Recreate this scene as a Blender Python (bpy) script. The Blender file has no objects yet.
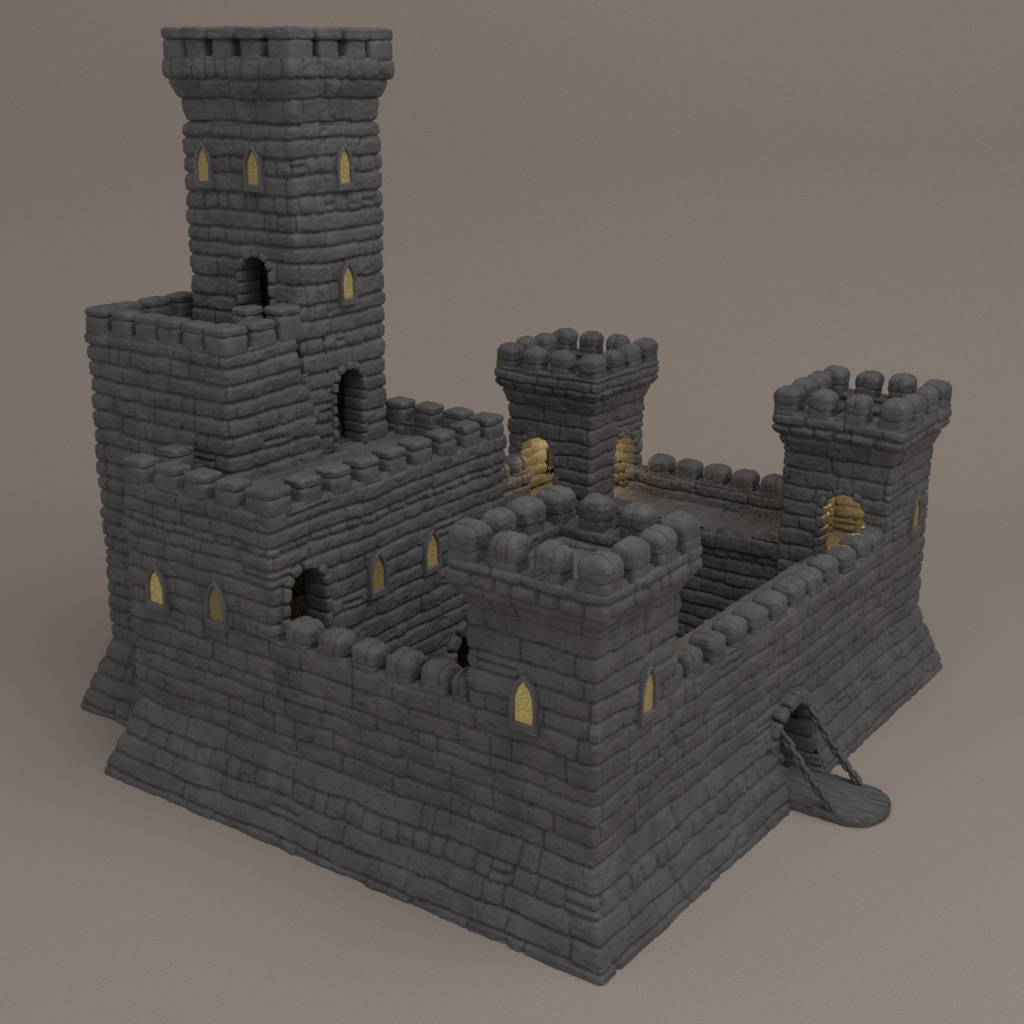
import bpy, math, random
import numpy as np
from mathutils import Vector
scene = bpy.context.scene
COL = scene.collection
PI = math.pi

# ------------------------------------------------------------------ measures
V = 11.80          # length of the gate side (x)
T = 2.06           # side of the corner towers
UC = 8.40          # back-left curtain line (y)
UH, U1, VH = 5.74, 9.00, 5.95          # great hall
ZB, EB = 1.42, 0.475                    # batter height and spread
ZW = 3.15                              # crenel level of the curtain walls
ZP = 2.68                              # wall walk
ROWS = [-.2, .14, .42, .72, 1.02, 1.38, 1.68, 1.98, 2.27, 2.50, 2.83, 3.15]
SMALL = {3}

# ------------------------------------------------------------------ noise
def _lat(ix, iy, seed):
    h = (ix * 374761393 + iy * 668265263 + seed * 974711) & 0x7fffffff
    h = ((h ^ (h >> 13)) * 1274126177) & 0x7fffffff
    h = (h ^ (h >> 16)) & 0xffff
    return h / 32767.5 - 1.0

def noise(x, y, seed=0):
    x = np.asarray(x, float); y = np.asarray(y, float)
    fx = np.floor(x); fy = np.floor(y)
    ix = fx.astype(np.int64) + 4096; iy = fy.astype(np.int64) + 4096
    tx = x - fx; ty = y - fy
    tx = tx * tx * (3 - 2 * tx); ty = ty * ty * (3 - 2 * ty)
    a = _lat(ix, iy, seed); b = _lat(ix + 1, iy, seed)
    c = _lat(ix, iy + 1, seed); d = _lat(ix + 1, iy + 1, seed)
    return (a * (1 - tx) + b * tx) * (1 - ty) + (c * (1 - tx) + d * tx) * ty

def fbm(x, y, seed, octv=4, gain=.5):
    r = 0; a = 1.0; f = 1.0
    for k in range(octv):
        r = r + a * noise(x * f + 17.3 * k, y * f + 5.1 * k, seed + k)
        a *= gain; f *= 2.07
    return r

def rnd_rows(z0, z1, seed, lo=.24, hi=.34):
    rng = random.Random(seed); out = [z0]
    while z1 - out[-1] > hi:
        out.append(out[-1] + rng.uniform(lo, hi))
    if z1 - out[-1] > .12: out.append(z1)
    else: out[-1] = z1
    return out

# ------------------------------------------------------------------ masonry relief
def stone(S, W, rows, seed, small=(), depth=.062, wmin=.42, wmax=1.1, wav=1.0, rough=1.0, rrow=.055, rcol=.034, smin=.24, smax=.46):
    """height of the masonry at running length S and row coordinate W"""
    S = np.asarray(S, float); W = np.asarray(W, float)
    Ww = W + wav * (.028 * noise(S * .9, W * .6, seed + 1) + .020 * noise(S * 2.6, W * 1.3, seed + 2) + .008 * noise(S * 9, W * 7, seed + 3))
    Sw = S + .030 * noise(S * 2.2, W * 4.0, seed + 4) + .010 * noise(S * 11, W * 11, seed + 5)
    rows = np.asarray(rows, float)
    k = np.clip(np.searchsorted(rows, Ww, side='right') - 1, 0, len(rows) - 2)
    lo = Ww - rows[k]; hi = rows[k + 1] - Ww
    smn, smx = float(S.min()) - 1.5, float(S.max()) + 1.5
    ds = np.full(S.shape, 9.0); off = np.zeros(S.shape); til = np.zeros(S.shape); vj = np.ones(S.shape); rr = np.full(S.shape, rrow); rc = np.full(S.shape, rcol)
    for r in range(len(rows) - 1):
        m = (k == r)
        if not m.any(): continue
        rng = random.Random(seed * 131 + r * 977 + 5)
        a, b = (smin, smax) if r in small else (wmin, wmax)
        hgt = rows[r + 1] - rows[r]
        # break points over a fixed global range so neighbouring pieces agree
        bp = [-16.0]
        while bp[-1] < 22:
            w = rng.uniform(a, b)
            if r not in small and rng.random() < .22: w = rng.uniform(.24, .42)
            bp.append(bp[-1] + w)
        bp = np.array(bp)
        bp = np.where(np.abs(bp) < .1, .13, bp)
        nst = len(bp)
        j = np.clip(np.searchsorted(bp, Sw[m], side='right') - 1, 0, nst - 2)
        dl = Sw[m] - bp[j]; dr = bp[j + 1] - Sw[m]
        jw = np.array([rng.choice([.35, .6, .85, 1.05]) for _ in range(nst)])
        left = dl < dr
        ds[m] = np.minimum(dl, dr)
        vj[m] = np.where(left, jw[j], jw[j + 1])
        po = np.array([rng.uniform(-.016, .016) for _ in range(nst)])
        ti = np.array([rng.uniform(-.05, .05) for _ in range(nst)])
        off[m] = po[j]
        if hgt > .25:
            sp = np.array([rng.random() < .045 for _ in range(nst)]); fr_ = np.array([rng.uniform(.4, .62) for _ in range(nst)])
            lm, hm = lo[m], hi[m]
            md = (lm + hm) * fr_[j]
            lo[m] = np.where(sp[j] & (lm > md), lm - md, lm); hi[m] = np.where(sp[j] & (lm <= md), md - lm, hm)
        til[m] = ti[j] * ((dl - dr) * .5)
        rr[m] = min(rrow * (1.5 if r in small else 1), hgt * .42)
        if r in small: rc[m] = rcol * 1.9; vj[m] = 1.05
    ln = noise(S * 3.1, W * 3.1, seed + 9)
    dz = np.minimum(lo, hi * .92)
    qz = np.clip(1 - dz / (rr * (1 + .25 * ln)), 0, 1)
    qx = np.clip(1 - ds / (rc * 1.25 * (1 + .3 * ln)), 0, 1) * vj
    q = np.clip(np.sqrt(qz ** 2.3 + qx ** 2.3), 0, 1.08)
    prof = 1 - q ** 2.2
    # round stones slightly over their whole face
    belly = np.clip(np.minimum(lo, hi) / .17, 0, 1)
    jq = np.minimum(dz + .004, ds / np.maximum(vj, .3) + .004 * 0)
    crack = np.exp(-(jq / .015) ** 2) * (.75 + .35 * noise(S * 2.3, W * 5, seed + 13))
    h = depth * .72 * (prof - 1) - .034 * crack + .034 + off + til + .016 * (np.sqrt(belly) - 1)
    h = h + rough * (.0130 * fbm(S * 4.5, W * 5.5, seed + 20, 3) + .0060 * fbm(S * 15, W * 24, seed + 30, 3))
    # chipped places
    ch = np.clip(fbm(S * 3.0, W * 5.0, seed + 40, 3) - .75, 0, 1)
    h = h - .07 * ch
    return h

# ------------------------------------------------------------------ mesh helpers
def link(name, me, mat, parent=None):
    o = bpy.data.objects.new(name, me)
    if mat is not None and me is not None: me.materials.append(mat)
    COL.objects.link(o)
    if parent is not None: o.parent = parent
    return o

def mesh_np(name, verts, quads, mat, parent=None, smooth=True, tris=None):
    verts = np.asarray(verts, np.float32).reshape(-1, 3)
    quads = np.asarray(quads, np.int32).reshape(-1, 4)
    me = bpy.data.meshes.new(name)
    nt = 0 if tris is None else len(tris)
    me.vertices.add(len(verts)); me.vertices.foreach_set('co', verts.ravel())
    idx = quads.ravel()
    tot = np.full(len(quads), 4, np.int32)
    if nt:
        idx = np.concatenate([idx, np.asarray(tris, np.int32).ravel()]); tot = np.concatenate([tot, np.full(nt, 3, np.int32)])
    me.loops.add(len(idx)); me.loops.foreach_set('vertex_index', idx)
    st = np.concatenate([[0], np.cumsum(tot)[:-1]]).astype(np.int32)
    me.polygons.add(len(tot)); me.polygons.foreach_set('loop_start', st)
    try: me.polygons.foreach_set('loop_total', tot)
    except Exception: pass
    me.polygons.foreach_set('use_smooth', np.full(len(tot), smooth, bool))
    me.update(calc_edges=True)
    me.validate()
    return link(name, me, mat, parent)

class MB:
    """collects grids and small solids into one mesh"""
    def __init__(s): s.v = []; s.q = []; s.t = []; s.n = 0
    def add(s, v, q=(), t=()):
        v = np.asarray(v, float).reshape(-1, 3)
        s.v.append(v)
        if len(q): s.q.append(np.asarray(q, int).reshape(-1, 4) + s.n)
        if len(t): s.t.append(np.asarray(t, int).reshape(-1, 3) + s.n)
        s.n += len(v)
    def grid(s, X, keep=None, flip=False, wrap=False):
        a, b = X.shape[:2]
        i = np.arange(a * b).reshape(a, b)
        if wrap: i = np.vstack([i, i[:1]])
        q = np.stack([i[:-1, :-1], i[1:, :-1], i[1:, 1:], i[:-1, 1:]], -1)
        if keep is not None: q = q[keep[:q.shape[0]]]
        q = q.reshape(-1, 4)
        if flip: q = q[:, ::-1]
        s.add(X.reshape(-1, 3), q)
    def build(s, name, mat, parent=None, smooth=True):
        v = np.vstack(s.v); q = np.vstack(s.q) if s.q else np.zeros((0, 4), int)
        t = np.vstack(s.t) if s.t else None
        return mesh_np(name, v, q, mat, parent, smooth, t)

def clean(X, q):
    return X, q

# ------------------------------------------------------------------ paths
def rect_path(x0, x1, y0, y1, r, ds, soff=0.0, free=(0, 1, 2, 3)):
    """closed outline, from the corner (x0,y0) along +x; returns point, mitre dir, normal, s"""
    P = []; M = []; N = []; S = []
    cs = [((x0, y0), (1, 0), (0, -1)), ((x1, y0), (0, 1), (1, 0)), ((x1, y1), (-1, 0), (0, 1)), ((x0, y1), (0, -1), (-1, 0))]
    Ls = [x1 - x0, y1 - y0, x1 - x0, y1 - y0]
    tot = sum(Ls); acc = 0
    for i in range(4):
        (cx, cy), d, n = cs[i]; L = Ls[i]
        pn = cs[i - 1][2]
        # first half of the corner belongs to this side: arc at start
        k = max(2, int(round(L / ds)))
        for j in range(k):
            u = L * (j + .5) / k
            # corner arcs: remap the ends so that the outline is rounded
            if u < r:
                f = (1 - u / r) * PI / 4
                nn = (n[0] * math.cos(f) + pn[0] * math.sin(f), n[1] * math.cos(f) + pn[1] * math.sin(f))
                c = (cx + d[0] * r - n[0] * r, cy + d[1] * r - n[1] * r)
                p = (c[0] + nn[0] * r, c[1] + nn[1] * r)
            elif u > L - r:
                nx = cs[(i + 1) % 4][2]
                f = (1 - (L - u) / r) * PI / 4
                nn = (n[0] * math.cos(f) + nx[0] * math.sin(f), n[1] * math.cos(f) + nx[1] * math.sin(f))
                c = (cx + d[0] * (L - r) - n[0] * r, cy + d[1] * (L - r) - n[1] * r)
                p = (c[0] + nn[0] * r, c[1] + nn[1] * r)
            else:
                nn = n; p = (cx + d[0] * u, cy + d[1] * u)
            # mitre: near a free corner the outline spreads along the wall as it spreads outwards
            ra = min(.55, L * .45)
            ta = -max(0.0, 1 - max(0.0, u - r) / ra) if i in free else 0.0
            tb = max(0.0, 1 - max(0.0, L - u - r) / ra) if (i + 1) % 4 in free else 0.0
            tt = ta + tb
            if (u < r and i not in free) or (u > L - r and (i + 1) % 4 not in free):
                mx = max(abs(nn[0]), abs(nn[1])); mm = (nn[0] / mx, nn[1] / mx)
            else: mm = (n[0] + d[0] * tt, n[1] + d[1] * tt)
            P.append(p); N.append(nn); M.append(mm)
            s = acc + u
            S.append((s if s < tot / 2 else s - tot) + soff)
        acc += L
    return np.array(P), np.array(M), np.array(N), np.array(S), True

def line_path(p0, p1, n, ds, s0):
    p0 = np.array(p0, float); p1 = np.array(p1, float)
    L = np.linalg.norm(p1 - p0); k = int(L / ds) + 1
    u = np.linspace(0, 1, k + 1)
    P = p0 + (p1 - p0) * u[:, None]
    N = np.tile(np.array(n, float), (k + 1, 1))
    return P, N, N, s0[0] + (s0[1] - s0[0]) * u, False

def profile(pts, dw):
    """pts: (offset, z); returns offset, z, row coordinate and normal (no, nz)"""
    O = []; Z = []; Wc = []; w = 0
    pts = [tuple(p) for p in pts]
    acc = [pts[0][1]]
    for a, b in zip(pts[:-1], pts[1:]):
        acc.append(acc[-1] + max(abs(b[0] - a[0]), abs(b[1] - a[1])))
    for i, (a, b) in enumerate(zip(pts[:-1], pts[1:])):
        L = math.hypot(b[0] - a[0], b[1] - a[1]); k = max(1, int(round(L / dw)))
        for j in range(k):
            f = j / k
            O.append(a[0] + (b[0] - a[0]) * f); Z.append(a[1] + (b[1] - a[1]) * f); Wc.append(acc[i] + (acc[i + 1] - acc[i]) * f)
    O.append(pts[-1][0]); Z.append(pts[-1][1]); Wc.append(acc[-1])
    O = np.array(O); Z = np.array(Z); Wc = np.array(Wc)
    # smoothed normals
    to = np.gradient(O); tz = np.gradient(Z)
    l = np.hypot(to, tz) + 1e-9
    no, nz = tz / l, -to / l
    for _ in range(2):
        no = np.convolve(np.pad(no, 1, 'edge'), [.25, .5, .25], 'valid'); nz = np.convolve(np.pad(nz, 1, 'edge'), [.25, .5, .25], 'valid')
    return O, Z, Wc, no, nz

def batter(ztop):
    pts = [(EB, 0), (EB - .005, .1)]
    for i in range(1, 9):
        f = i / 8; z = .1 + (ZB - .1) * f
        pts.append(((EB - .005) * (1 - f) ** 1.12, z))
    return pts + [(0, ztop)]

# openings ----------------------------------------------------------
class Opening:
    """axis 'x' = in a wall whose plane is x=const; sgn = outward direction; c = centre along the wall"""
    def __init__(s, axis, plane, sgn, c, z, w, h, kind): s.axis, s.plane, s.sgn, s.c, s.z, s.w, s.h, s.kind = axis, plane, sgn, c, z, w, h, kind
    def half(s, zz, grow=0.0):
        w = s.w / 2 + grow; h = s.h + grow * (1.35 if s.kind == 'lancet' else 1)
        sp = s.h - s.w * (1.1 if s.kind == 'lancet' else .52)
        f = np.clip((zz - sp) / (h - sp), 0, 1)
        hw = w * (1 - f ** 2.1) if s.kind == 'lancet' else w * np.sqrt(np.clip(1 - f ** 2.2, 0, 1))
        lowz = -grow if s.kind == 'lancet' else -.02
        return np.where((zz > lowz) & (zz < h), hw, -1)
    def inside(s, X, Y, Z, M, grow):
        a = (Y if s.axis == 'x' else X) - s.c
        n = (M[..., 0] if s.axis == 'x' else M[..., 1]) * s.sgn
        pc = X if s.axis == 'x' else Y
        return (n > .9) & (np.abs(pc - s.plane) < .5) & (np.abs(a) < s.half(Z - s.z, grow))
    def outline(s, grow, n=14, zlow=None):
        w = s.w / 2 + grow; h = s.h + grow * (1.35 if s.kind == 'lancet' else 1)
        sp = s.h - s.w * (1.1 if s.kind == 'lancet' else .52)
        z0 = (-grow if zlow is None else zlow)
        pts = [(-w, z0 + (sp - z0) * i / 4) for i in range(5)]
        for i in range(1, n + 1):
            if s.kind == 'lancet':
                f = i / n; pts.append((-w * (1 - f ** 2.1), sp + (h - sp) * f))
            else:
                a = PI / 2 * i / n; pts.append((-w * math.cos(a), sp + (h - sp) * math.sin(a) ** .95))
        pts += [(-a, z) for a, z in pts[-2::-1]]
        return pts
    def world(s, a, z, d):
        """a along the wall, d outward from the wall plane"""
        if s.axis == 'x': return (s.plane + s.sgn * d, s.c + a, s.z + z)
        return (s.c + a, s.plane + s.sgn * d, s.z + z)

def sweep(mb, path, prof, rows, seed, openings=(), grow=.05, inv=False, zshift=0.0, amp=1.0, **kw):
    P, M, N, S, closed = path
    O, Z, Wc, no, nz = prof
    SS, WW = np.meshgrid(S, Wc, indexing='ij')
    h = stone(SS, WW, rows, seed, **kw) * amp + zshift
    sg = -1.0 if inv else 1.0
    X = P[:, None, 0] + M[:, None, 0] * O[None] + sg * N[:, None, 0] * no[None] * h
    Y = P[:, None, 1] + M[:, None, 1] * O[None] + sg * N[:, None, 1] * no[None] * h
    Zz = Z[None] + nz[None] * h * sg + 0 * X
    keep = None
    if openings:
        bx = P[:, None, 0] + 0 * X; by = P[:, None, 1] + 0 * X; bz = Z[None] + 0 * X
        MM = np.repeat(M[:, None, :], X.shape[1], 1)
        ins = np.zeros(X.shape, bool)
        for o in openings: ins |= o.inside(bx, by, bz, MM, grow if o.kind == 'lancet' or inv else .03)
        if closed: ins = np.vstack([ins, ins[:1]])
        keep = ~(ins[:-1, :-1] | ins[1:, :-1] | ins[1:, 1:] | ins[:-1, 1:])
    mb.grid(np.stack([X, Y, Zz], -1), keep, flip=inv, wrap=closed)

# solids --------------------------------------------------------------
def loaf(mb, c, size, ax=(1, 0), n=3.6, seed=0, res=26, grooves=0, rough=1.0, nz_=None, cut=None, layers=0, gd=.035, nlow=None):
    """rounded block: superellipsoid centred at c, size (along ax, across, up)"""
    th = np.linspace(0, 2 * PI, 2 * res, endpoint=False) + .01
    ph = np.linspace(-PI / 2, PI / 2, res + 1)
    TH, PH = np.meshgrid(th, ph, indexing='ij')
    # even spreading over the cube: direction then radius
    dx, dy, dz = np.cos(TH) * np.cos(PH), np.sin(TH) * np.cos(PH), np.sin(PH)
    # push directions so that samples cover the sides better
    rr = (np.abs(dx) ** n + np.abs(dy) ** n) ** (1 / n) + 1e-9
    nzz = np.where(dz < 0, nlow, nz_ or n) if nlow else (nz_ or n)
    r = (rr ** nzz + np.abs(dz) ** nzz) ** (-1 / nzz)
    x, y, z = dx * r, dy * r, dz * r
    a, b, hh = size[0] / 2, size[1] / 2, size[2] / 2
    X = x * a; Y = y * b; Z = z * hh
    # relief
    wig = noise(Y * 5 + seed, Z * 5, seed + 7) * .03
    d = rough * (.013 * fbm(X * 5 + seed * 1.7 + Z * 3, Y * 5 - Z * 4, seed + 1, 3) + .006 * fbm(X * 19 + Z * 11, Y * 19 + Z * 15, seed + 2, 3)
                 + .004 * noise(Z * 46, (X + Y) * 2.5, seed + 3))
    if grooves:
        for g in np.atleast_1d(grooves):
            d = d - gd * np.exp(-((X - g * a + wig * .7) / .014) ** 2)
    if layers:
        for g in np.atleast_1d(layers):
            d = d - .03 * np.exp(-((Z - g * hh + .012 * noise(X * 6, Y * 6, seed + 5)) / .016) ** 2)
    k = 1 + d / np.maximum(.12, np.sqrt(X * X + Y * Y + Z * Z))
    X, Y, Z = X * k, Y * k, Z * k
    if cut is not None: Z = np.maximum(Z, cut)
    ux, uy = ax
    W = np.stack([c[0] + X * ux - Y * uy, c[1] + X * uy + Y * ux, c[2] + Z], -1)
    mb.grid(W, wrap=True)

def surround_blocks(mb, op, thick=.15, d0=-.36, d1=.05, seed=0, blen=.2, from_z=None, lo=0.0):
    """stone blocks round a door opening plus the plain lining behind them"""
    rng = random.Random(seed)
    line = op.outline(thick * .5, n=16, zlow=lo)
    pts = [np.array(p) for p in line]
    seg = [np.linalg.norm(pts[i + 1] - pts[i]) for i in range(len(pts) - 1)]
    tot = sum(seg); cum = np.concatenate([[0], np.cumsum(seg)])
    pa = np.array([p[0] for p in pts]); pz = np.array([p[1] for p in pts])
    u = 0; 
    while u < tot - .04:
        L = min(blen * rng.uniform(.8, 1.25), tot - u)
        if tot - u - L < .08: L = tot - u
        m = u + L / 2
        a = np.interp(m, cum, pa); z = np.interp(m, cum, pz)
        a0, a1 = np.interp([u, u + L], cum, pa); z0, z1 = np.interp([u, u + L], cum, pz)
        t = np.array([a1 - a0, z1 - z0]); t /= np.linalg.norm(t) + 1e-9
        if from_z is None or z > from_z:
            block(mb, op, (a, z), t, L * 1.0, thick * rng.uniform(.95, 1.2), d0 + rng.uniform(-.02, .0), d1 + rng.uniform(-.02, .03), rng.randint(0, 9999))
        u += L

def block(mb, op, c, t, L, th, d0, d1, seed, res=9, n=5):
    thp = np.linspace(0, 2 * PI, 3 * res, endpoint=False) + .1
    ph = np.linspace(-PI / 2, PI / 2, 2 * res)
    TH, PH = np.meshgrid(thp, ph, indexing='ij')
    dx, dy, dz = np.cos(TH) * np.cos(PH), np.sin(TH) * np.cos(PH), np.sin(PH)
    r = (np.abs(dx) ** n + np.abs(dy) ** n + np.abs(dz) ** n) ** (-1 / n)
    X, Y, D = dx * r * L / 2, dy * r * th / 2, dz * r * (d1 - d0) / 2
    k = 1 + .10 * fbm(X * 9 + seed, Y * 9 + D * 7, seed, 3)
    X, Y = X * k, Y * k; D = D * (1 + .04 * fbm(X * 9, Y * 9, seed + 4, 2))
    nn = (-t[1], t[0])
    A = c[0] + X * t[0] + Y * nn[0]; Zz = c[1] + X * t[1] + Y * nn[1]; D = D + (d0 + d1) / 2
    s = op.sgn
    if op.axis == 'x': W = np.stack([op.plane + s * D, op.c + A, op.z + Zz], -1)
    else: W = np.stack([op.c + A, op.plane + s * D, op.z + Zz], -1)
    mb.grid(W, wrap=True)

def lining(mb, op, d0, d1, grow=.0, zlow=0.0, floor=True, dfun=None):
    line = op.outline(grow, n=14, zlow=zlow)
    if floor: line = line + [line[0]]
    k = 6
    X = []
    for (a, z) in line:
        out = d1 if dfun is None else dfun(op.z + z) + d1
        X.append([op.world(a + .006 * math.sin(z * 40 + j), z, d0 + (out - d0) * j / k) for j in range(k + 1)])
    mb.grid(np.array(X), flip=(op.sgn > 0) ^ (op.axis == 'x'))

def window_frame(op, mat, parent, front=.105, rim=.068, back=-.30):
    """smooth dressed-stone slab with a pointed opening"""
    o = op.outline(rim, n=12); i = op.outline(0, n=12, zlow=0)
    # slab corners: outer line goes below the sill
    lo = -.125
    o[0] = (-op.w / 2 - rim * .95, lo); o[-1] = (op.w / 2 + rim * .95, lo)
    o = o + [(0, lo)]; i = i + [(0, -.0)]
    c = .018
    rings = []
    def ring(src, shr, d, tgt=None):
        out = []
        for k, (a, z) in enumerate(src):
            if shr and tgt is not None:
                ta, tz = tgt[k]; l = math.hypot(ta - a, tz - z) + 1e-9
                a += (ta - a) / l * shr; z += (tz - z) / l * shr
            dd = d + .003 * math.sin(a * 31 + z * 17)
            out.append(op.world(a, z, dd))
        return out
    rings.append(ring(o, 0, -.12))
    rings.append(ring(o, 0, front - c))
    rings.append(ring(o, c, front, i))
    rings.append(ring(i, c, front - .004, o))
    rings.append(ring(i, 0, front - c - .006))
    rings.append(ring(i, 0, back * .45))
    rings.append(ring(i, 0, back))
    X = np.array(rings)            # (7, n, 3)
    X = np.transpose(X, (1, 0, 2))
    mb = MB(); mb.grid(X, wrap=True, flip=(op.sgn > 0) ^ (op.axis == 'x'))
    ob = mb.build('window_frame', mat, parent, smooth=True)
    ob.data.set_sharp_from_angle(angle=math.radians(35))
    return ob

def glow_mat():  # mottled gold emission painted in place of lamplight on the stone inside
    m = bpy.data.materials.new('window_glow'); m.use_nodes = True
    N = m.node_tree.nodes; L = m.node_tree.links; b = N['Principled BSDF']
    tc = N.new('ShaderNodeTexCoord'); n = N.new('ShaderNodeTexNoise'); n.inputs['Scale'].default_value = 42; n.inputs['Detail'].default_value = 6; n.inputs['Roughness'].default_value = .8
    L.new(tc.outputs['Object'], n.inputs['Vector'])
    cr = N.new('ShaderNodeValToRGB'); e = cr.color_ramp.elements
    e[0].position = .38; e[0].color = (.06, .042, .010, 1); e[1].position = .62; e[1].color = (.43, .325, .105, 1)
    L.new(n.outputs['Fac'], cr.inputs['Fac']); L.new(cr.outputs['Color'], b.inputs['Emission Color'])
    oi = N.new('ShaderNodeObjectInfo'); sx = N.new('ShaderNodeSeparateColor'); L.new(oi.outputs['Color'], sx.inputs['Color'])
    L.new(sx.outputs['Red'], b.inputs['Emission Strength'])
    b.inputs['Base Color'].default_value = (.16, .12, .06, 1); b.inputs['Roughness'].default_value = .5
    return m

def glow_pane(op, parent, power, d=.045):  # flat emissive sheet across the opening, standing in for the lit room
    line = op.outline(.01, n=12, zlow=-.02)
    rows = []
    for f in np.linspace(0, 1, 9): rows.append([op.world(a * (1 - 2 * f), z, d) for a, z in line[:17]])
    mb = MB(); mb.grid(np.array(rows), flip=(op.sgn > 0) ^ (op.axis != 'x'))
    o = mb.build('glow_pane', GLOW, parent); o.color = (power, 0, 0, 1)
    return o

def room(mb, x0, x1, y0, y1, z0, z1, seed, ops=(), grow=.05, ds=.04):
    path = rect_path(x0, x1, y0, y1, .04, ds)
    sweep(mb, path, profile([(0, z0), (0, z1)], ds), rnd_rows(z0, z1, seed, .22, .3), seed, ops, grow, inv=True, depth=.07)
    for z, f in ((z0 + .01, False), (z1 - .01, True)):
        gx, gy = np.meshgrid(np.linspace(x0 - .15, x1 + .15, 40), np.linspace(y0 - .15, y1 + .15, 40), indexing='ij')
        mb.grid(np.stack([gx, gy, z + .012 * fbm(gx * 4, gy * 4, seed, 3)], -1), flip=f)

def slab_floor(name, x0, x1, y0, y1, z, mat, parent, along='x', seed=0, ds=.03, rows=.2, depth=.03):
    """paved sheet; courses are counted along the given axis"""
    nx = max(2, int((x1 - x0) / ds)); ny = max(2, int((y1 - y0) / ds))
    gx, gy = np.meshgrid(np.linspace(x0, x1, nx), np.linspace(y0, y1, ny), indexing='ij')
    a, b = (gx, gy) if along == 'x' else (gy, gx)
    lo, hi = (x0, x1) if along == 'x' else (y0, y1)
    R = rnd_rows(lo, hi, seed, rows * .8, rows * 1.2)
    h = stone(b, a, R, seed, depth=depth, wmin=.5, wmax=1.3, wav=.5, rrow=.04, rcol=.03)
    mb = MB(); mb.grid(np.stack([gx, gy, z + h], -1))
    return mb.build(name, mat, parent)

# ------------------------------------------------------------------ materials
def stone_mat(name, c0, c1, warm=.0, bump=.8, rough=.6, spec=.5):
    m = bpy.data.materials.new(name); m.use_nodes = True
    nt = m.node_tree; N = nt.nodes; L = nt.links
    b = N['Principled BSDF']
    tc = N.new('ShaderNodeTexCoord')
    n1 = N.new('ShaderNodeTexNoise'); n1.inputs['Scale'].default_value = 1.7; n1.inputs['Detail'].default_value = 5
    n2 = N.new('ShaderNodeTexNoise'); n2.inputs['Scale'].default_value = 16; n2.inputs['Detail'].default_value = 9; n2.inputs['Roughness'].default_value = .68
    L.new(tc.outputs['Object'], n1.inputs['Vector']); L.new(tc.outputs['Object'], n2.inputs['Vector'])
    mx = N.new('ShaderNodeMath'); mx.operation = 'ADD'; L.new(n1.outputs['Fac'], mx.inputs[0])
    ml = N.new('ShaderNodeMath'); ml.operation = 'MULTIPLY'; ml.inputs[1].default_value = .7; L.new(n2.outputs['Fac'], ml.inputs[0]); L.new(ml.outputs[0], mx.inputs[1])
    cr = N.new('ShaderNodeValToRGB'); e = cr.color_ramp.elements
    e[0].position = .62; e[0].color = (*c0, 1); e[1].position = 1.08; e[1].color = (*c1, 1)
    L.new(mx.outputs[0], cr.inputs['Fac'])
    # rusty mineral flecks
    n3 = N.new('ShaderNodeTexNoise'); n3.inputs['Scale'].default_value = 4.5; n3.inputs['Detail'].default_value = 4; n3.inputs['Roughness'].default_value = .6
    L.new(tc.outputs['Object'], n3.inputs['Vector'])
    r3 = N.new('ShaderNodeMapRange'); r3.inputs['From Min'].default_value = .60; r3.inputs['From Max'].default_value = .78; r3.inputs['To Max'].default_value = .45
    L.new(n3.outputs['Fac'], r3.inputs['Value'])
    mc = N.new('ShaderNodeMix'); mc.data_type = 'RGBA'
    L.new(r3.outputs['Result'], mc.inputs['Factor']); L.new(cr.outputs['Color'], mc.inputs['A'])
    mc.inputs['B'].default_value = (c1[0] * 1.12, c1[1] * .84, c1[2] * .80, 1)
    L.new(mc.outputs['Result'], b.inputs['Base Color'])
    b.inputs['Roughness'].default_value = rough
    b.inputs['Specular IOR Level'].default_value = spec
    n4 = N.new('ShaderNodeTexNoise'); n4.inputs['Scale'].default_value = 30; n4.inputs['Detail'].default_value = 5; n4.inputs['Roughness'].default_value = .65
    L.new(tc.outputs['Object'], n4.inputs['Vector'])
    bp = N.new('ShaderNodeBump'); bp.inputs['Strength'].default_value = bump; bp.inputs['Distance'].default_value = .02
    L.new(n4.outputs['Fac'], bp.inputs['Height']); L.new(bp.outputs['Normal'], b.inputs['Normal'])
    return m

STONE = stone_mat('weathered_stone', (.104, .0955, .099), (.162, .149, .151))
DRESS = stone_mat('dressed_stone', (.112, .107, .108), (.165, .157, .157), bump=.35)
IRON = stone_mat('dark_chain_metal', (.085, .082, .085), (.13, .125, .125), bump=.25, rough=.55)

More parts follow.
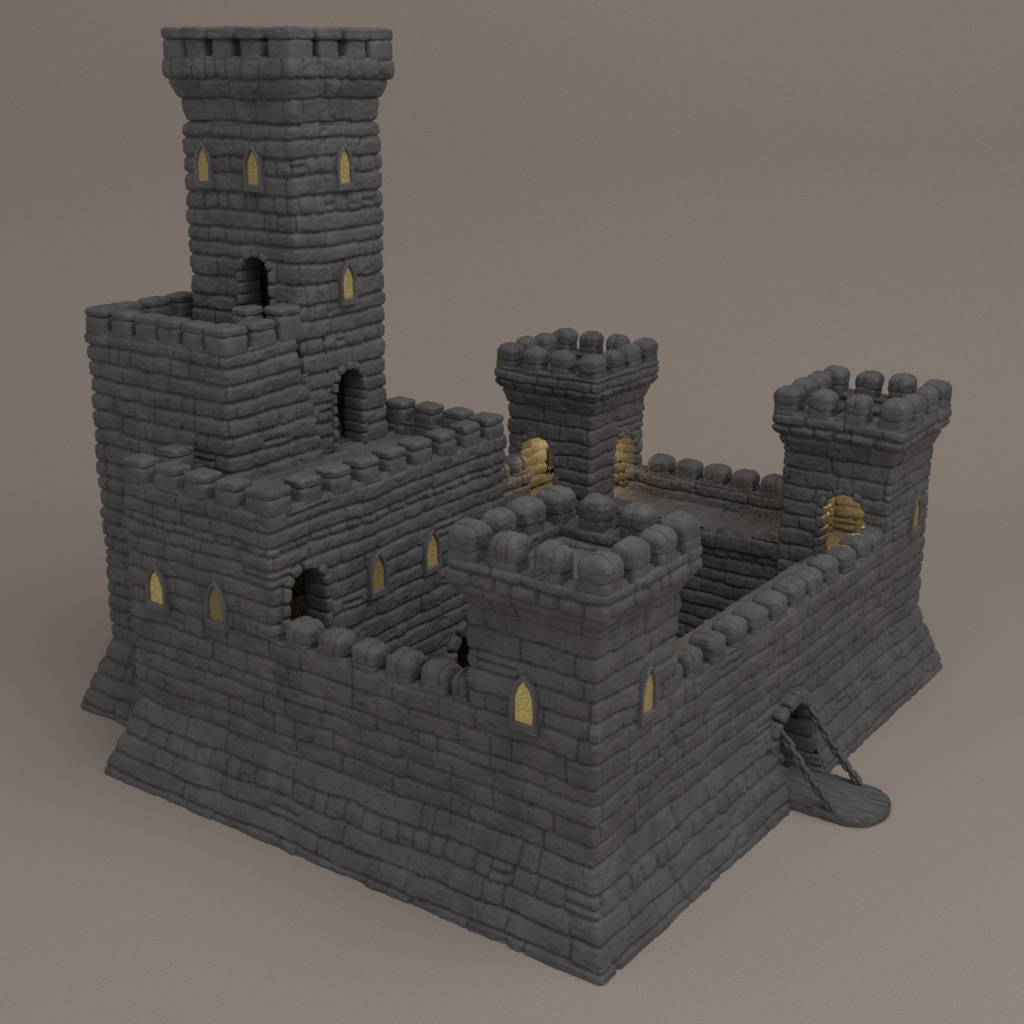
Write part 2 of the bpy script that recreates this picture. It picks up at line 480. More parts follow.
def wood_mat():
    m = bpy.data.materials.new('grey_timber'); m.use_nodes = True
    N = m.node_tree.nodes; L = m.node_tree.links; b = N['Principled BSDF']
    tc = N.new('ShaderNodeTexCoord'); mp = N.new('ShaderNodeMapping'); mp.inputs['Scale'].default_value = (22, 1.6, 22)
    n = N.new('ShaderNodeTexNoise'); n.inputs['Scale'].default_value = 2.2; n.inputs['Detail'].default_value = 8
    L.new(tc.outputs['Object'], mp.inputs['Vector']); L.new(mp.outputs['Vector'], n.inputs['Vector'])
    cr = N.new('ShaderNodeValToRGB'); e = cr.color_ramp.elements
    e[0].position = .3; e[0].color = (.10, .096, .096, 1); e[1].position = .75; e[1].color = (.21, .20, .20, 1)
    L.new(n.outputs['Fac'], cr.inputs['Fac']); L.new(cr.outputs['Color'], b.inputs['Base Color'])
    bp = N.new('ShaderNodeBump'); bp.inputs['Strength'].default_value = .6; bp.inputs['Distance'].default_value = .02
    L.new(n.outputs['Fac'], bp.inputs['Height']); L.new(bp.outputs['Normal'], b.inputs['Normal'])
    b.inputs['Roughness'].default_value = .7; b.inputs['Specular IOR Level'].default_value = .35
    return m
WOOD = wood_mat()

def backdrop_mat():
    m = bpy.data.materials.new('matte_taupe_paper'); m.use_nodes = True
    N = m.node_tree.nodes; L = m.node_tree.links; b = N['Principled BSDF']
    tc = N.new('ShaderNodeTexCoord')
    n = N.new('ShaderNodeTexNoise'); n.inputs['Scale'].default_value = 30; n.inputs['Detail'].default_value = 3; n.inputs['Roughness'].default_value = .8
    L.new(tc.outputs['Object'], n.inputs['Vector'])
    cr = N.new('ShaderNodeValToRGB'); e = cr.color_ramp.elements
    e[0].position = .35; e[0].color = (.425, .356, .306, 1); e[1].position = .65; e[1].color = (.520, .436, .376, 1)
    L.new(n.outputs['Fac'], cr.inputs['Fac']); L.new(cr.outputs['Color'], b.inputs['Base Color'])
    b.inputs['Roughness'].default_value = .95; b.inputs['Specular IOR Level'].default_value = .1
    return m
BACK = backdrop_mat()
GLOW = glow_mat()

# ------------------------------------------------------------------ things
def thing(name, label, cat, loc, group=None):
    o = bpy.data.objects.new(name, None); o.empty_display_size = .3
    COL.objects.link(o); o.location = loc
    o['label'] = label; o['category'] = cat
    if group: o['group'] = group
    THINGS.append(o)
    return o
THINGS = []

def lamp(name, loc, energy, parent=None, color=(1, .75, .32), rad=.06):
    l = bpy.data.lights.new(name, 'POINT'); l.energy = energy; l.color = color; l.shadow_soft_size = rad
    o = bpy.data.objects.new(name, l); COL.objects.link(o); o.location = loc
    return o

def merlon_round(parent, x, y, ax, z0, wid, dep, seed, ped=.16, cap=.37, pn=(3.9, 2.15)):
    """low pedestal with a bulging loaf-shaped cap"""
    rng = random.Random(seed)
    mb = MB()
    loaf(mb, (x, y, z0 + ped / 2 - .05), (wid * .90, dep * .96, ped + .16), ax, n=10, seed=seed, res=18, rough=.5)
    o = mb.build('merlon', STONE, parent)
    cb = MB()
    g = rng.choice([(0,), (.1,), (-.3, .45), (-.45, .3), (.35,), (-.05,), None, (.5, -.5)])
    h = cap * rng.uniform(.94, 1.06)
    loaf(cb, (x + rng.uniform(-.01, .01), y + rng.uniform(-.01, .01), z0 + ped + h / 2 - .03), (wid * rng.uniform(.98, 1.05), dep * rng.uniform(.98, 1.06), h), ax, n=pn[0], nz_=pn[1], seed=seed + 1, res=38, grooves=g if g else 0, gd=.04, nlow=6.5)
    cb.build('cap_stone', STONE, o)
    return o

def merlon_flat(parent, x, y, ax, z0, wid, dep, seed, body=.24, cap=.175, over=.99, capn=3.6):
    rng = random.Random(seed)
    mb = MB()
    loaf(mb, (x, y, z0 + body / 2 - .045), (wid * 1.03, dep * 1.03, body + .13), ax, n=6, seed=seed, res=18, rough=1.1, nz_=5)
    o = mb.build('merlon', STONE, parent)
    cb = MB()
    # cap: a chamfered stone, wide band at the foot and a slightly domed top
    loaf(cb, (x, y, z0 + body + cap / 2 - .03), (wid * over, dep * over, cap), ax, n=7, nz_=capn, seed=seed + 1, res=24, rough=1.15)
    cb.build('cap_stone', STONE, o)
    return o

def tower(x0, y0, label, seed, ops, group='square corner towers'):
    x1, y1 = x0 + T, y0 + T
    t = thing('corner_tower', label, 'tower', (x0 + 1, y0 + 1, 0), group)
    soff = x0 if y0 < 1 else 30 + x0
    soff = {True: x0, False: -y0 - 1}[y0 < 1]
    ds = .02 if seed == 1 else .025
    # shaft
    mb = MB()
    pr = profile(batter(4.66), ds)
    rows = ROWS + [3.42, 3.72, 4.0, 4.33, 4.66]
    fr = {1: (0,), 2: (1, 2), 3: (1, 2, 3)}[seed]
    sweep(mb, rect_path(x0, x1, y0, y1, .05, ds, soff, fr), pr, rows, 11, ops, .06, small=SMALL)
    loc(mb, t, 'shaft')
    # corbelled parapet
    mb = MB()
    fl = .215; dzp = {1: -.06, 2: .03, 3: .06}[seed]
    pr = profile([(-.03, 4.62), (.03, 4.70), (.07, 4.82), (.155, 4.97 + dzp), (fl, 5.06 + dzp), (fl, 5.36 + dzp), (fl - .40, 5.36 + dzp), (fl - .40, 5.20 + dzp), (fl - .54, 5.18 + dzp), (fl - .54, 5.0 + dzp)], ds)
    w0 = 4.60
    rw = [4.58, 4.95, 5.17, 5.37, 5.66, 5.88, 6.2, 6.6]
    sweep(mb, rect_path(x0, x1, y0, y1, .07, ds, soff), pr, rw, 12 + seed, small={1}, wmin=.3, wmax=.75, depth=.06)
    loc(mb, t, 'parapet')
    gx, gy = np.meshgrid(np.linspace(x0 + .3, x1 - .3, 50), np.linspace(y0 + .3, y1 - .3, 50), indexing='ij')
    mb = MB(); mb.grid(np.stack([gx, gy, 5.08 + .02 * fbm(gx * 3, gy * 3, seed, 4)], -1)); loc(mb, t, 'roof_floor')
    # merlons, four to a side
    L0, L1 = -fl - .01, T + fl + .01
    cs = [L0 + .24 + i * (L1 - L0 - .48) / 3 for i in range(4)]
    din = .20
    for i, a in enumerate(cs):
        for j, b in enumerate(cs):
            if 0 < i < 3 and 0 < j < 3: continue
            corner = i in (0, 3) and j in (0, 3)
            ax = (1, 0) if j in (0, 3) else (0, 1)
            if corner: w, d = .475, .475; cx, cy = a + (.0 if i == 0 else -.0), b
            else:
                w, d = .465, .40
                cx = a if ax == (1, 0) else (L0 + din if i == 0 else L1 - din)
                cy = b if ax == (0, 1) else (L0 + din if j == 0 else L1 - din)
            if corner:
                cx = L0 + .24 if i == 0 else L1 - .24; cy = L0 + .24 if j == 0 else L1 - .24
            localise(merlon_round(t, x0 + cx, y0 + cy, ax, 5.36 + dzp, w, d, seed * 100 + i * 10 + j), t)
    # lit room
    mb = MB()
    room(mb, x0 + .27, x1 - .27, y0 + .27, y1 - .27, ZP - .02, 4.45, seed + 60, ops, .07)
    loc(mb, t, 'inner_room')
    for o in ops: fit_opening(o, t, seed, lin=-.28)
    return t

def loc(mb, parent, name, mat=None):
    """build in world coordinates, then hang the part on its thing"""
    o = mb.build(name, mat or STONE, None)
    return localise(o, parent)

def localise(o, parent):
    p = parent.location
    o.data.transform(__import__('mathutils').Matrix.Translation(-Vector(p)))
    o.parent = parent
    for c in o.children: c.data.transform(__import__('mathutils').Matrix.Translation(-Vector(p)))
    return o

def fit_opening(o, t, seed, lin=-.34, dth=.13, dd1=.055):
    if o.kind == 'lancet':
        f = window_frame(o, DRESS, None, back=lin)
        if getattr(o, 'power', 1): glow_pane(o, f, getattr(o, 'power', 1))
        f.name = 'window_frame'; localise(f, t)
    else:
        mb = MB()
        surround_blocks(mb, o, thick=dth, d0=lin - .08, d1=dd1, seed=seed + int(o.c * 10))
        lining(mb, o, lin - .06, -.01, grow=.055)
        loc(mb, t, 'door_surround')

OP = Opening
def lit(o, p): o.power = p; return o
# ---- the three corner towers
WZ = 3.18
A_ops = [OP('x', 0, -1, 1.10, WZ, .305, .62, 'lancet'), OP('y', 0, -1, 1.21, WZ, .305, .62, 'lancet'),
         OP('x', T, 1, .80, ZP, .78, 1.28, 'door'), OP('y', T, 1, .80, ZP, .78, 1.28, 'door')]
B_ops = [OP('x', V - T, -1, .83, ZP, .80, 1.30, 'door'), OP('y', 0, -1, V - .72, WZ, .33, .58, 'lancet'),
         OP('y', T, 1, V - .9, ZP, .80, 1.3, 'door')]
C_ops = [OP('x', V - T, -1, UC - .74, ZP, .82, 1.30, 'door'), OP('y', UC - T, -1, V - .74, ZP, .82, 1.30, 'door'),
         lit(OP('x', V, 1, UC - .9, 3.0, .28, .6, 'lancet'), .8), lit(OP('y', UC, 1, V - .84, 2.95, .24, .62, 'lancet'), .12)]
A_ops[0].power = .8; A_ops[1].power = .5; B_ops[1].power = .35
tower(0, 0, 'nearest square corner tower with two glowing lancet windows, at the front corner of the castle', 1, A_ops)
tower(V - T, 0, 'rightmost square corner tower, beyond the drawbridge gate, with one arched doorway glowing gold', 2, B_ops)
tower(V - T, UC - T, 'far square corner tower with two glowing arched doorways, at the back of the courtyard', 3, C_ops)
lamp('tower_lamp', (1.05, 1.0, 3.75), 34)
lamp('tower_lamp', (V - 1.0, 1.05, 3.7), 38)
lamp('tower_lamp', (V - 1.0, UC - 1.0, 3.75), 50)

# ---- curtain walls
CW = ROWS + [3.15 + .47, 3.15 + .47 + .24, 3.15 + .47 + .5, 4.4]
def curtain(name, label, p0, p1, n, s0, org, walk, merl, merl_ax, seed, ops=(), ds=.022, near=True):
    t = thing(name, label, 'castle wall', org, 'crenellated curtain walls'); t['kind'] = 'thing'
    mb = MB()
    pr = profile(batter(ZW) + [(-.47, ZW), (-.47, ZP - .04)], ds)
    R = ROWS + [ZW + .24, ZW + .47, ZW + .71, ZW + 1.1]
    sweep(mb, line_path(p0, p1, n, ds, s0), pr, R, 11 if near else seed, ops, .05, small=SMALL, zshift=-.004)
    loc(mb, t, 'battlement_wall')
    # inner side towards the courtyard: lip course and plain wall
    mb = MB()
    pr = profile([(-walk + .16, ZP - .06), (-walk + .10, ZP - .005), (-walk + .02, ZP), (-walk, ZP - .03), (-walk, 2.36), (-walk + .07, 2.33), (-walk + .07, 2.18), (-walk + .1, 2.16), (-walk + .1, 0)], .03)
    O, Z, W, no, nz = pr
    W = W - ZP
    pr = (O, Z, W, -no * -1, nz)
    P, M, N, S, c = line_path(p0, p1, n, .03, s0)
    R = [0, .10, .44, .66, .95, 1.2, 1.5, 1.78, 2.05, 2.3, 2.6, 3.2]
    sweep(mb, (P, M, N, S, c), (O, Z, W, no, nz), R, seed + 3, ops, .05, small={2}, depth=.06)
    loc(mb, t, 'inner_wall')
    # wall walk
    a = np.array(p0) - np.array(n) * (walk - .05); b = np.array(p1) - np.array(n) * .40
    x0, x1 = sorted((a[0], b[0])); y0, y1 = sorted((a[1], b[1]))
    o = slab_floor('wall_walk', x0, x1, y0, y1, ZP + .0, STONE, None, along='x' if n[0] == 0 else 'y', seed=seed + 9, rows=.27)
    localise(o, t)
    for k, (x, y, w) in enumerate(merl):
        localise(merlon_round(t, x, y, merl_ax, ZW, w, .46, seed * 200 + k, ped=.08, cap=.36, pn=(3.7, 2.2)), t)
    return t

def bat_off(z):
    z = max(z, 0)
    if z < .1: return EB
    if z > ZB: return 0.0
    return (EB - .005) * (1 - (z - .1) / (ZB - .1)) ** 1.12

GATE = OP('y', 0, -1, 5.90, .0, 1.10, 1.52, 'door')
rm = [(2.08, .235, .5)] + [(2.74 + .686 * k, .225, .505) for k in range(10)] + [(9.56, .235, .5)]
cr = curtain('curtain_wall', 'long crenellated wall with the arched gate and drawbridge, between the nearest and rightmost towers', (T - .1, 0), (V - T + .1, 0), (0, -1), (T - .1, V - T + .1), (V / 2, .3, 0), 1.45, rm, (1, 0), 21, [GATE])
lm = [(.225, 5.33, .495), (.225, 4.67, .495), (.225, 4.01, .495), (.225, 3.35, .495), (.225, 2.70, .495), (.225, 2.24, .3)]
curtain('curtain_wall', 'short crenellated wall on a sloping base between the nearest tower and the great hall', (0, UH + .16), (0, T - .1), (-1, 0), (-UH - .16, -T + .1), (.3, 3.9, 0), 1.35, lm, (0, 1), 22)
bm_ = [(V - .225, 2.42 + .655 * k, .53) for k in range(6)]
curtain('curtain_wall', 'crenellated wall across the far side of the courtyard, its paved walk lit gold', (V, T - .1), (V, UC - T + .1), (1, 0), (T - .1, UC - T + .1), (V - .3, 4.2, 0), 1.84, bm_, (0, 1), 23, near=False)
dm = [(6.3 + .66 * k, UC - .235, .58) for k in range(6)]
curtain('curtain_wall', 'barely visible stretch of crenellated wall between the hall and the far tower', (V - T + .1, UC), (VH - .2, UC), (0, 1), (-V + T - .1, -VH + .2), (8, UC - .3, 0), 1.45, dm, (1, 0), 24, near=False)

# gate: surround stones and passage
mb = MB()
surround_blocks(mb, GATE, thick=.22, d0=-.05, d1=.21, seed=5, blen=.25, from_z=.95)
lining(mb, GATE, -1.38, -.03, grow=.06, dfun=bat_off, floor=False)
# jamb stones down the sides of the passage
for sgn in (-1, 1):
    zz = .0
    rng = random.Random(8 + sgn)
    while zz < 1.0:
        h = rng.uniform(.2, .3)
        d = -.1
        out = bat_off(zz + h / 2) + .055
        while d > -1.35:
            l = rng.uniform(.3, .5)
            d0 = d - l
            block(mb, GATE, (sgn * (GATE.w / 2 + .02), zz + h / 2), np.array([0., 1.]), h * 1.04, .13, d0 - .14, (d if d < -.12 else out), rng.randint(0, 999))
            d = d0
        zz += h
loc(mb, cr, 'gate_arch')

# ---- great hall
H_rows = ROWS + [3.42, 3.72, 4.0, 4.27, 4.50, 4.64, 4.88, 5.15, 5.40, 5.6, 5.9]
H_ops = [OP('x', 0, -1, 8.29, 3.22, .33, .58, 'lancet'), OP('x', 0, -1, 6.93, 3.24, .33, .58, 'lancet'),
         OP('y', UH, -1, .69, ZP, .76, 1.46, 'door'), OP('y', UH, -1, 2.33, 3.32, .32, .58, 'lancet'), OP('y', UH, -1, 3.73, 3.32, .32, .58, 'lancet'),
         OP('y', UH, -1, 4.85, 0, 1.0, 1.82, 'door')]
for q, p in ((0, .65), (1, .16), (3, .24), (4, .42)): H_ops[q].power = p
hall = thing('great_hall', 'long battlemented stone hall with arched side door and four lancet windows below the tall keep', 'castle hall', (3, 7.4, 0))
mb = MB()
sweep(mb, rect_path(0, VH, UH, U1, .09, .022, -UH, (3,)), profile(batter(5.15)[:-1] + [(0, 5.15), (-.42, 5.15), (-.42, 4.9)], .022) if False else profile([(0, 0) if False else (EB, 0)] + batter(5.15)[1:] + [(-.42, 5.15), (-.42, 4.9)], .022), H_rows, 11, H_ops, .055, small=SMALL | {16}, rrow=.065)
loc(mb, hall, 'walls')
localise(slab_floor('roof_floor', .3, VH - .3, UH + .3, U1 - .3, 4.90, STONE, None, along='y', seed=40, rows=.19), hall)
for k, (x, y) in enumerate([(.22, 8.74), (.22, 8.03), (.22, 7.35), (.22, 6.67)]): localise(merlon_flat(hall, x, y, (0, 1), 5.15, .47, .42, 400 + k), hall)
localise(merlon_flat(hall, .26, UH + .26, (1, 0), 5.15, .54, .54, 410), hall)
for k in range(7): localise(merlon_flat(hall, .96 + .675 * k, UH + .22, (1, 0), 5.15, .47, .42, 420 + k), hall)
localise(merlon_flat(hall, VH - .26, UH + .26, (1, 0), 5.15, .50, .5, 430), hall)
for k in range(3): localise(merlon_flat(hall, VH - .22, 6.65 + .68 * k, (0, 1), 5.15, .47, .42, 440 + k), hall)
for k in range(1): localise(merlon_flat(hall, .97, U1 - .22, (1, 0), 5.15, .47, .42, 450 + k), hall)
mb = MB(); room(mb, .36, 5.5, UH + .36, 7.70, ZP, 4.75, 81, H_ops, .07, ds=.06); loc(mb, hall, 'inner_room')
mb = MB(); room(mb, .36, 1.3, 7.74, 8.7, ZP, 4.75, 82, H_ops, .07, ds=.06); loc(mb, hall, 'inner_room')
mb = MB(); room(mb, 4.2, 5.5, UH + .36, 7.5, 0, 2.5, 83, H_ops, .07, ds=.06); loc(mb, hall, 'inner_room')
for o in H_ops[:-1]: fit_opening(o, hall, 300, dth=.15, dd1=.10)
o = H_ops[-1]
mb = MB(); surround_blocks(mb, o, thick=.24, d0=-.36, d1=.14, seed=77, blen=.26); lining(mb, o, -.42, -.01, grow=.1); loc(mb, hall, 'door_surround')
lamp('hall_lamp', (3.6, 7.2, 4.3), 8)
lamp('hall_lamp', (.85, 8.35, 4.2), 7)

class Ragged:
    kind = 'edge'
    def inside(s, X, Y, Z, M, grow):
        step = np.floor(Z / .27) * .27
        return (M[..., 1] < -.9) & (X > 3.02 + .52 * np.clip((6.95 - step) / 1.85, 0, 1) + .05 * np.sin(step * 23)) & (Z < 7.05)
# ---- annex under the keep
XW0, XW1, YW0, YW1 = 1.39, 3.74, 7.95, 11.39
ann = thing('keep_annex', 'square battlemented stone block at the left, stepping down from the foot of the tall keep', 'castle annex', (2.4, 9.8, 0))
W_rows = ROWS[:-1] + rnd_rows(3.12, 7.07, 51, .23, .33) + [7.3, 7.5, 7.8]
mb = MB()
sweep(mb, rect_path(XW0, XW1, YW0, YW1, .10, .024, 3.0, (2, 3)), profile([(EB, 0)] + batter(7.07)[1:] + [(-.40, 7.07), (-.40, 6.8)], .024), W_rows, 31, [Ragged()], small={3, 15}, wmin=.35, wmax=.95, depth=.075, rrow=.08)
loc(mb, ann, 'walls')
localise(slab_floor('roof_floor', XW0 + .3, XW1 - .3, YW0 + .3, YW1 - .3, 6.85, STONE, None, along='y', seed=41), ann)
for k, y in enumerate([10.50, 9.90, 9.33, 8.75]): localise(merlon_flat(ann, XW0 + .21, y, (0, 1), 7.07, .485, .40, 500 + k, body=.27), ann)
for k, (x, y) in enumerate([(XW0 + .26, YW0 + .26), (XW0 + .26, YW1 - .26)]): localise(merlon_flat(ann, x, y, (1, 0), 7.07, .54, .54, 510 + k, body=.27), ann)
for k, x in enumerate([2.30]): localise(merlon_flat(ann, x, YW0 + .22, (1, 0), 7.07, .56, .42, 520 + k, body=.27), ann)
localise(merlon_flat(ann, 2.93, YW0 + .22, (1, 0), 7.07, .54, .42, 530, body=.43), ann)
localise(merlon_flat(ann, 2.6, YW0 + .70, (1, 0), 7.20, .46, .36, 531, body=.27), ann)
for k in range(3): localise(merlon_flat(ann, 2.12 + .65 * k, YW1 - .22, (1, 0), 7.07, .50, .40, 540 + k, body=.27), ann)

# ---- keep
XK0, XK1, YK0, YK1 = 3.15, 5.34, 7.99, 10.63
keep = thing('castle_keep', 'tall square keep tower with flared battlements rising above everything else in the castle', 'castle keep', ((XK0 + XK1) / 2, (YK0 + YK1) / 2, 0))
KZ = 9.55
K_ops = [OP('x', XK0, -1, 10.06, KZ, .275, .56, 'lancet'), OP('x', XK0, -1, 8.88, KZ, .275, .56, 'lancet'),
         OP('y', YK0, -1, 4.30, KZ, .275, .56, 'lancet'), OP('y', YK0, -1, 4.30, 7.60, .275, .56, 'lancet'),
         OP('x', XK0, -1, 8.95, 6.85, .64, 1.48, 'door'), OP('y', YK0, -1, 4.28, 4.90, .64, 1.44, 'door')]
for q, p in ((0, .42), (1, .42), (2, .62), (3, .6)): K_ops[q].power = p
K_rows = rnd_rows(0, 4.9, 61, .24, .34)[:-1] + rnd_rows(4.9, 10.5, 62, .24, .35) 
nK = len(K_rows)
mb = MB()
sweep(mb, rect_path(XK0, XK1, YK0, YK1, .11, .024, 6.0), profile([(EB, 0)] + batter(10.5)[1:], .024), K_rows, 33, K_ops, .06, small={nK - 6, nK - 4, nK - 14}, wmin=.4, wmax=1.0, depth=.072, rrow=.075)
loc(mb, keep, 'shaft')
mb = MB(); kf = .17
sweep(mb, rect_path(XK0, XK1, YK0, YK1, .08, .022, 6.0), profile([(-.09, 10.46), (-.06, 10.53), (-.02, 10.86), (.01, 10.93), (.115, 11.2), (.14, 11.24), (kf, 11.32), (kf, 11.56), (kf - .36, 11.56), (kf - .36, 11.2)], .022), [10.42, 10.53, 10.91, 11.22, 11.57, 11.8, 12.0, 12.4], 34, small={3}, wmin=.4, wmax=.8, depth=.055)
loc(mb, keep, 'parapet')
localise(slab_floor('roof_floor', XK0 + .1, XK1 - .1, YK0 + .1, YK1 - .1, 11.25, STONE, None, seed=42), keep)
ya, yb, xa, xb = YK0 - kf, YK1 + kf, XK0 - kf, XK1 + kf
ys = [(8.49 + 9.01) / 2, (9.14 + 9.64) / 2, (9.78 + 10.26) / 2]
for k, y in enumerate(ys):
    for q, x in enumerate((xa + .19, xb - .19)):
        m = merlon_flat(keep, x, y, (0, 1), 11.56, .44, .37, 600 + k * 2 + q, body=.31, cap=.20, over=1.30, capn=7); localise(m, keep)
xs = [3.86, 4.55]
xs = [3.92, 4.60]
for k, x in enumerate(xs):
    for q, y in enumerate((ya + .19, yb - .19)):
        localise(merlon_flat(keep, x, y, (1, 0), 11.56, .46, .37, 620 + k * 2 + q, body=.31, cap=.20, over=1.30, capn=7), keep)
for q, (x, y) in enumerate([(xa + .29, ya + .26), (xb - .29, ya + .26), (xa + .29, yb - .26), (xb - .29, yb - .26)]):
    localise(merlon_flat(keep, x, y, (1, 0), 11.56, .58, .52, 640 + q, body=.31, cap=.20, over=1.04, capn=7), keep)
mb = MB(); room(mb, XK0 + .36, XK1 - .36, YK0 + .36, YK1 - .2, 9.2, 10.4, 84, K_ops, .07, ds=.06); loc(mb, keep, 'inner_room')
mb = MB(); room(mb, 3.9, XK1 - .36, YK0 + .36, YK0 + 1.3, 7.3, 8.7, 85, K_ops, .07, ds=.06); loc(mb, keep, 'inner_room')
mb = MB(); room(mb, XK0 + .36, 3.86, 8.4, 9.6, 6.85, 8.7, 86, K_ops, .07, ds=.06); loc(mb, keep, 'inner_room')
mb = MB(); room(mb, 3.7, 4.9, YK0 + .36, YK0 + 1.3, 4.95, 6.7, 87, K_ops, .07, ds=.06); loc(mb, keep, 'inner_room')
for o in K_ops: fit_opening(o, keep, 700, dth=.13, dd1=.09)
lamp('keep_lamp', (4.5, 9.5, 10.1), 20)
lamp('keep_lamp', (4.7, 8.9, 8.45), 6)

# ---- drawbridge
db = thing('drawbridge', 'lowered grey timber drawbridge with rounded end, held by two chains outside the gate', 'drawbridge', (5.88, -.9, 0))
ny, nx = 120, 120
yy = np.linspace(.05, -1.84, ny); aa = np.linspace(-1, 1, nx)
Yg, Ag = np.meshgrid(yy, aa, indexing='ij')
f = np.clip((-Yg - 1.2) / .645, 0, 1)
HW = .615 * (1 - f ** 2.6) ** (1 / 2.2)
HW = np.maximum(HW, .12)
Xg = Ag * HW
px = Xg / .155 + .5 + .05 * noise(Yg * 3, Xg * 2, 3)
fr = np.abs(px - np.round(px))
hz = -.034 * np.exp(-(fr / .07) ** 2) + .010 * noise(Xg * 38, Yg * 2.2, 5) + .006 * noise(Xg * 80, Yg * 4, 6)
edge = 1 - np.clip((np.abs(Ag) - .97) / .03, 0, 1) ** 2 * .2
Zt = .165 + hz
top = np.stack([Xg + 5.88, Yg, Zt], -1)
mb = MB(); mb.grid(top)
# edge skirt
loop = [(5.88 + Xg[i, 0], Yg[i, 0], Zt[i, 0]) for i in range(ny)] + [(5.88 + Xg[-1, j], Yg[-1, j], Zt[-1, j]) for j in range(1, nx)] + [(5.88 + Xg[i, -1], Yg[i, -1], Zt[i, -1]) for i in range(ny - 2, -1, -1)]
loop = np.array(loop); K = len(loop)
cen = np.array([5.88, -.8, 0])
sk = []
for w, zz in ((0, None), (.012, .145), (.02, .07), (.0, .004)):
    r = loop.copy()
    d = r[:, :2] - cen[:2]; l = np.linalg.norm(d, axis=1)[:, None]
    r[:, :2] += d / l * (w + .016 * noise(np.arange(K) * .11, np.full(K, zz or 0.) * 30, 4)[:, None])
    if zz is not None: r[:, 2] = zz
    sk.append(r)
mb.grid(np.stack(sk, 0))
loc(mb, db, 'deck', WOOD)

def chain(p0, p1, n, parent, seed):
    mb = MB(); p0 = np.array(p0); p1 = np.array(p1)
    rng = random.Random(seed)
    pts = [p0 + (p1 - p0) * (i + .5) / n + np.array([0, 0, -.05 * math.sin(PI * (i + .5) / n)]) for i in range(n)]
    pitch = np.linalg.norm(p1 - p0) / n
    d = (p1 - p0) / np.linalg.norm(p1 - p0)
    up = np.array([1., 0, 0]); side = np.cross(d, up)
    for i, c in enumerate(pts):
        a = (PI / 4 if i % 2 else -PI / 4) + rng.uniform(-.15, .15)
        e = up * math.cos(a) + side * math.sin(a); g = np.cross(d, e)
        R, hl, wr = .043, pitch * .43, .037
        X = []
        for k in range(20):
            th = 2 * PI * k / 20
            cx = math.cos(th) * R; ct = math.sin(th) * R + (hl if math.sin(th) >= 0 else -hl) 
            nr = e * math.cos(th) + d * math.sin(th)
            row = [c + e * cx + d * ct + (nr * math.cos(q) + g * math.sin(q)) * wr for q in np.linspace(0, 2 * PI, 9)]
            X.append(row)
        mb.grid(np.array(X), wrap=True)
    return loc(mb, parent, 'chain', IRON)
chain((5.36, -.18, 1.27), (5.33, -1.22, .13), 11, db, 1)
chain((6.44, -.18, 1.27), (6.42, -1.22, .13), 11, db, 2)

# ------------------------------------------------------------------ setting
def struct(o): o['kind'] = 'structure'; return o
gx, gy = np.meshgrid(np.linspace(1.2, V - 1.6, 300), np.linspace(1.2, UC - 1.2, 220), indexing='ij')
h = stone(gx, gy, rnd_rows(1, 8, 91, .25, .4), 92, depth=.04)
mb = MB(); mb.grid(np.stack([gx, gy, .06 + h], -1)); struct(mb.build('courtyard_floor', STONE))

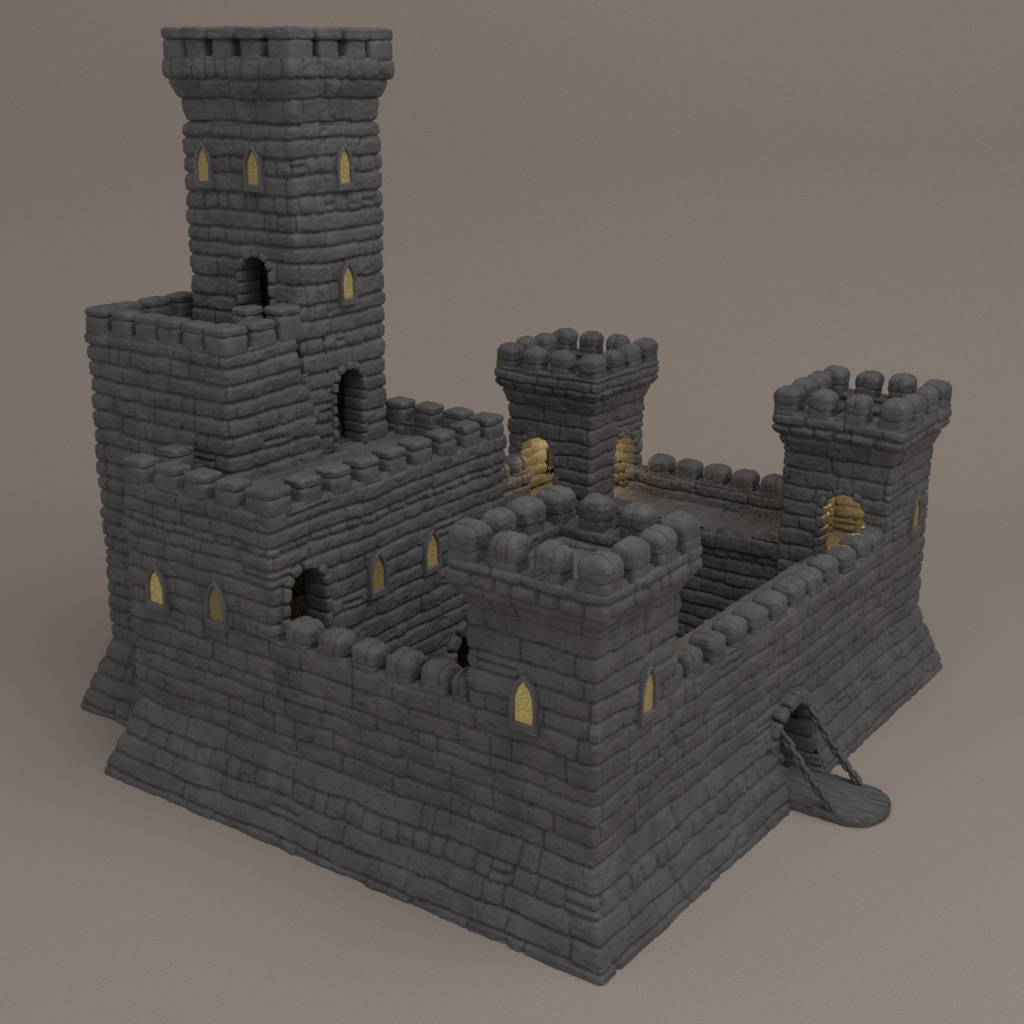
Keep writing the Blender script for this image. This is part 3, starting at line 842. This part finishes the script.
# seamless studio backdrop: floor running into an upright sheet
ang = .6201
fwd = np.array([math.cos(ang), math.sin(ang)]); sd = np.array([-math.sin(ang), math.cos(ang)])
org = np.array([-14.4, -8.93])
R_, D_ = 9.0, 34.0
pr = [(-30, 0), (-10, 0), (10, 0), (20, 0), (D_, 0)]
for i in range(1, 25):
    a = PI / 2 * i / 24; pr.append((D_ + R_ * math.sin(a), R_ * (1 - math.cos(a))))
pr.append((D_ + R_, 40))
X = []
for w in np.linspace(-60, 60, 21):
    X.append([(org[0] + fwd[0] * a + sd[0] * w, org[1] + fwd[1] * a + sd[1] * w, z) for a, z in pr])
mb = MB(); mb.grid(np.array(X), flip=True); struct(mb.build('backdrop', BACK))

# ------------------------------------------------------------------ light
w = bpy.data.worlds.new('World'); scene.world = w; w.use_nodes = True
bg = w.node_tree.nodes['Background']; bg.inputs['Color'].default_value = (.94, .965, .985, 1); bg.inputs['Strength'].default_value = .385

def area(name, loc_, target, size, energy, color=(1, 1, 1)):
    l = bpy.data.lights.new(name, 'AREA'); l.shape = 'SQUARE'; l.size = size; l.energy = energy; l.color = color
    o = bpy.data.objects.new(name, l); COL.objects.link(o); o.location = loc_
    o.rotation_euler = (Vector(target) - Vector(loc_)).to_track_quat('-Z', 'Y').to_euler()
    return o
area('softbox', (1, -9, 29), (6, 4, 1), 24, 2900, (.985, .99, 1))

# ------------------------------------------------------------------ camera
cam = bpy.data.cameras.new('Camera'); co = bpy.data.objects.new('Camera', cam); COL.objects.link(co)
CX, CY, CZ = -14.40619, -8.93403, 11.74977
yaw, pitch, roll, f = .6201022, .3103600, .0057665, 1449.056
cy, sy, cp, sp = math.cos(yaw), math.sin(yaw), math.cos(pitch), math.sin(pitch)
F = Vector((cy * cp, sy * cp, -sp)); Rr = Vector((sy, -cy, 0)); U = Rr.cross(F)
c_, q_ = math.cos(roll), math.sin(roll)
R2 = Rr * c_ + U * q_; U2 = U * c_ - Rr * q_
from mathutils import Matrix
co.matrix_world = Matrix(((R2.x, U2.x, -F.x, CX), (R2.y, U2.y, -F.y, CY), (R2.z, U2.z, -F.z, CZ), (0, 0, 0, 1)))
cam.sensor_width = 36; cam.sensor_height = 36; cam.lens = f / 1024 * 36
cam.clip_start = .1; cam.clip_end = 500
scene.camera = co
scene.view_settings.view_transform = 'Standard'
scene.view_settings.look = 'None'
scene.view_settings.exposure = 0
scene.view_settings.gamma = 1
scene.cycles.use_denoising = False
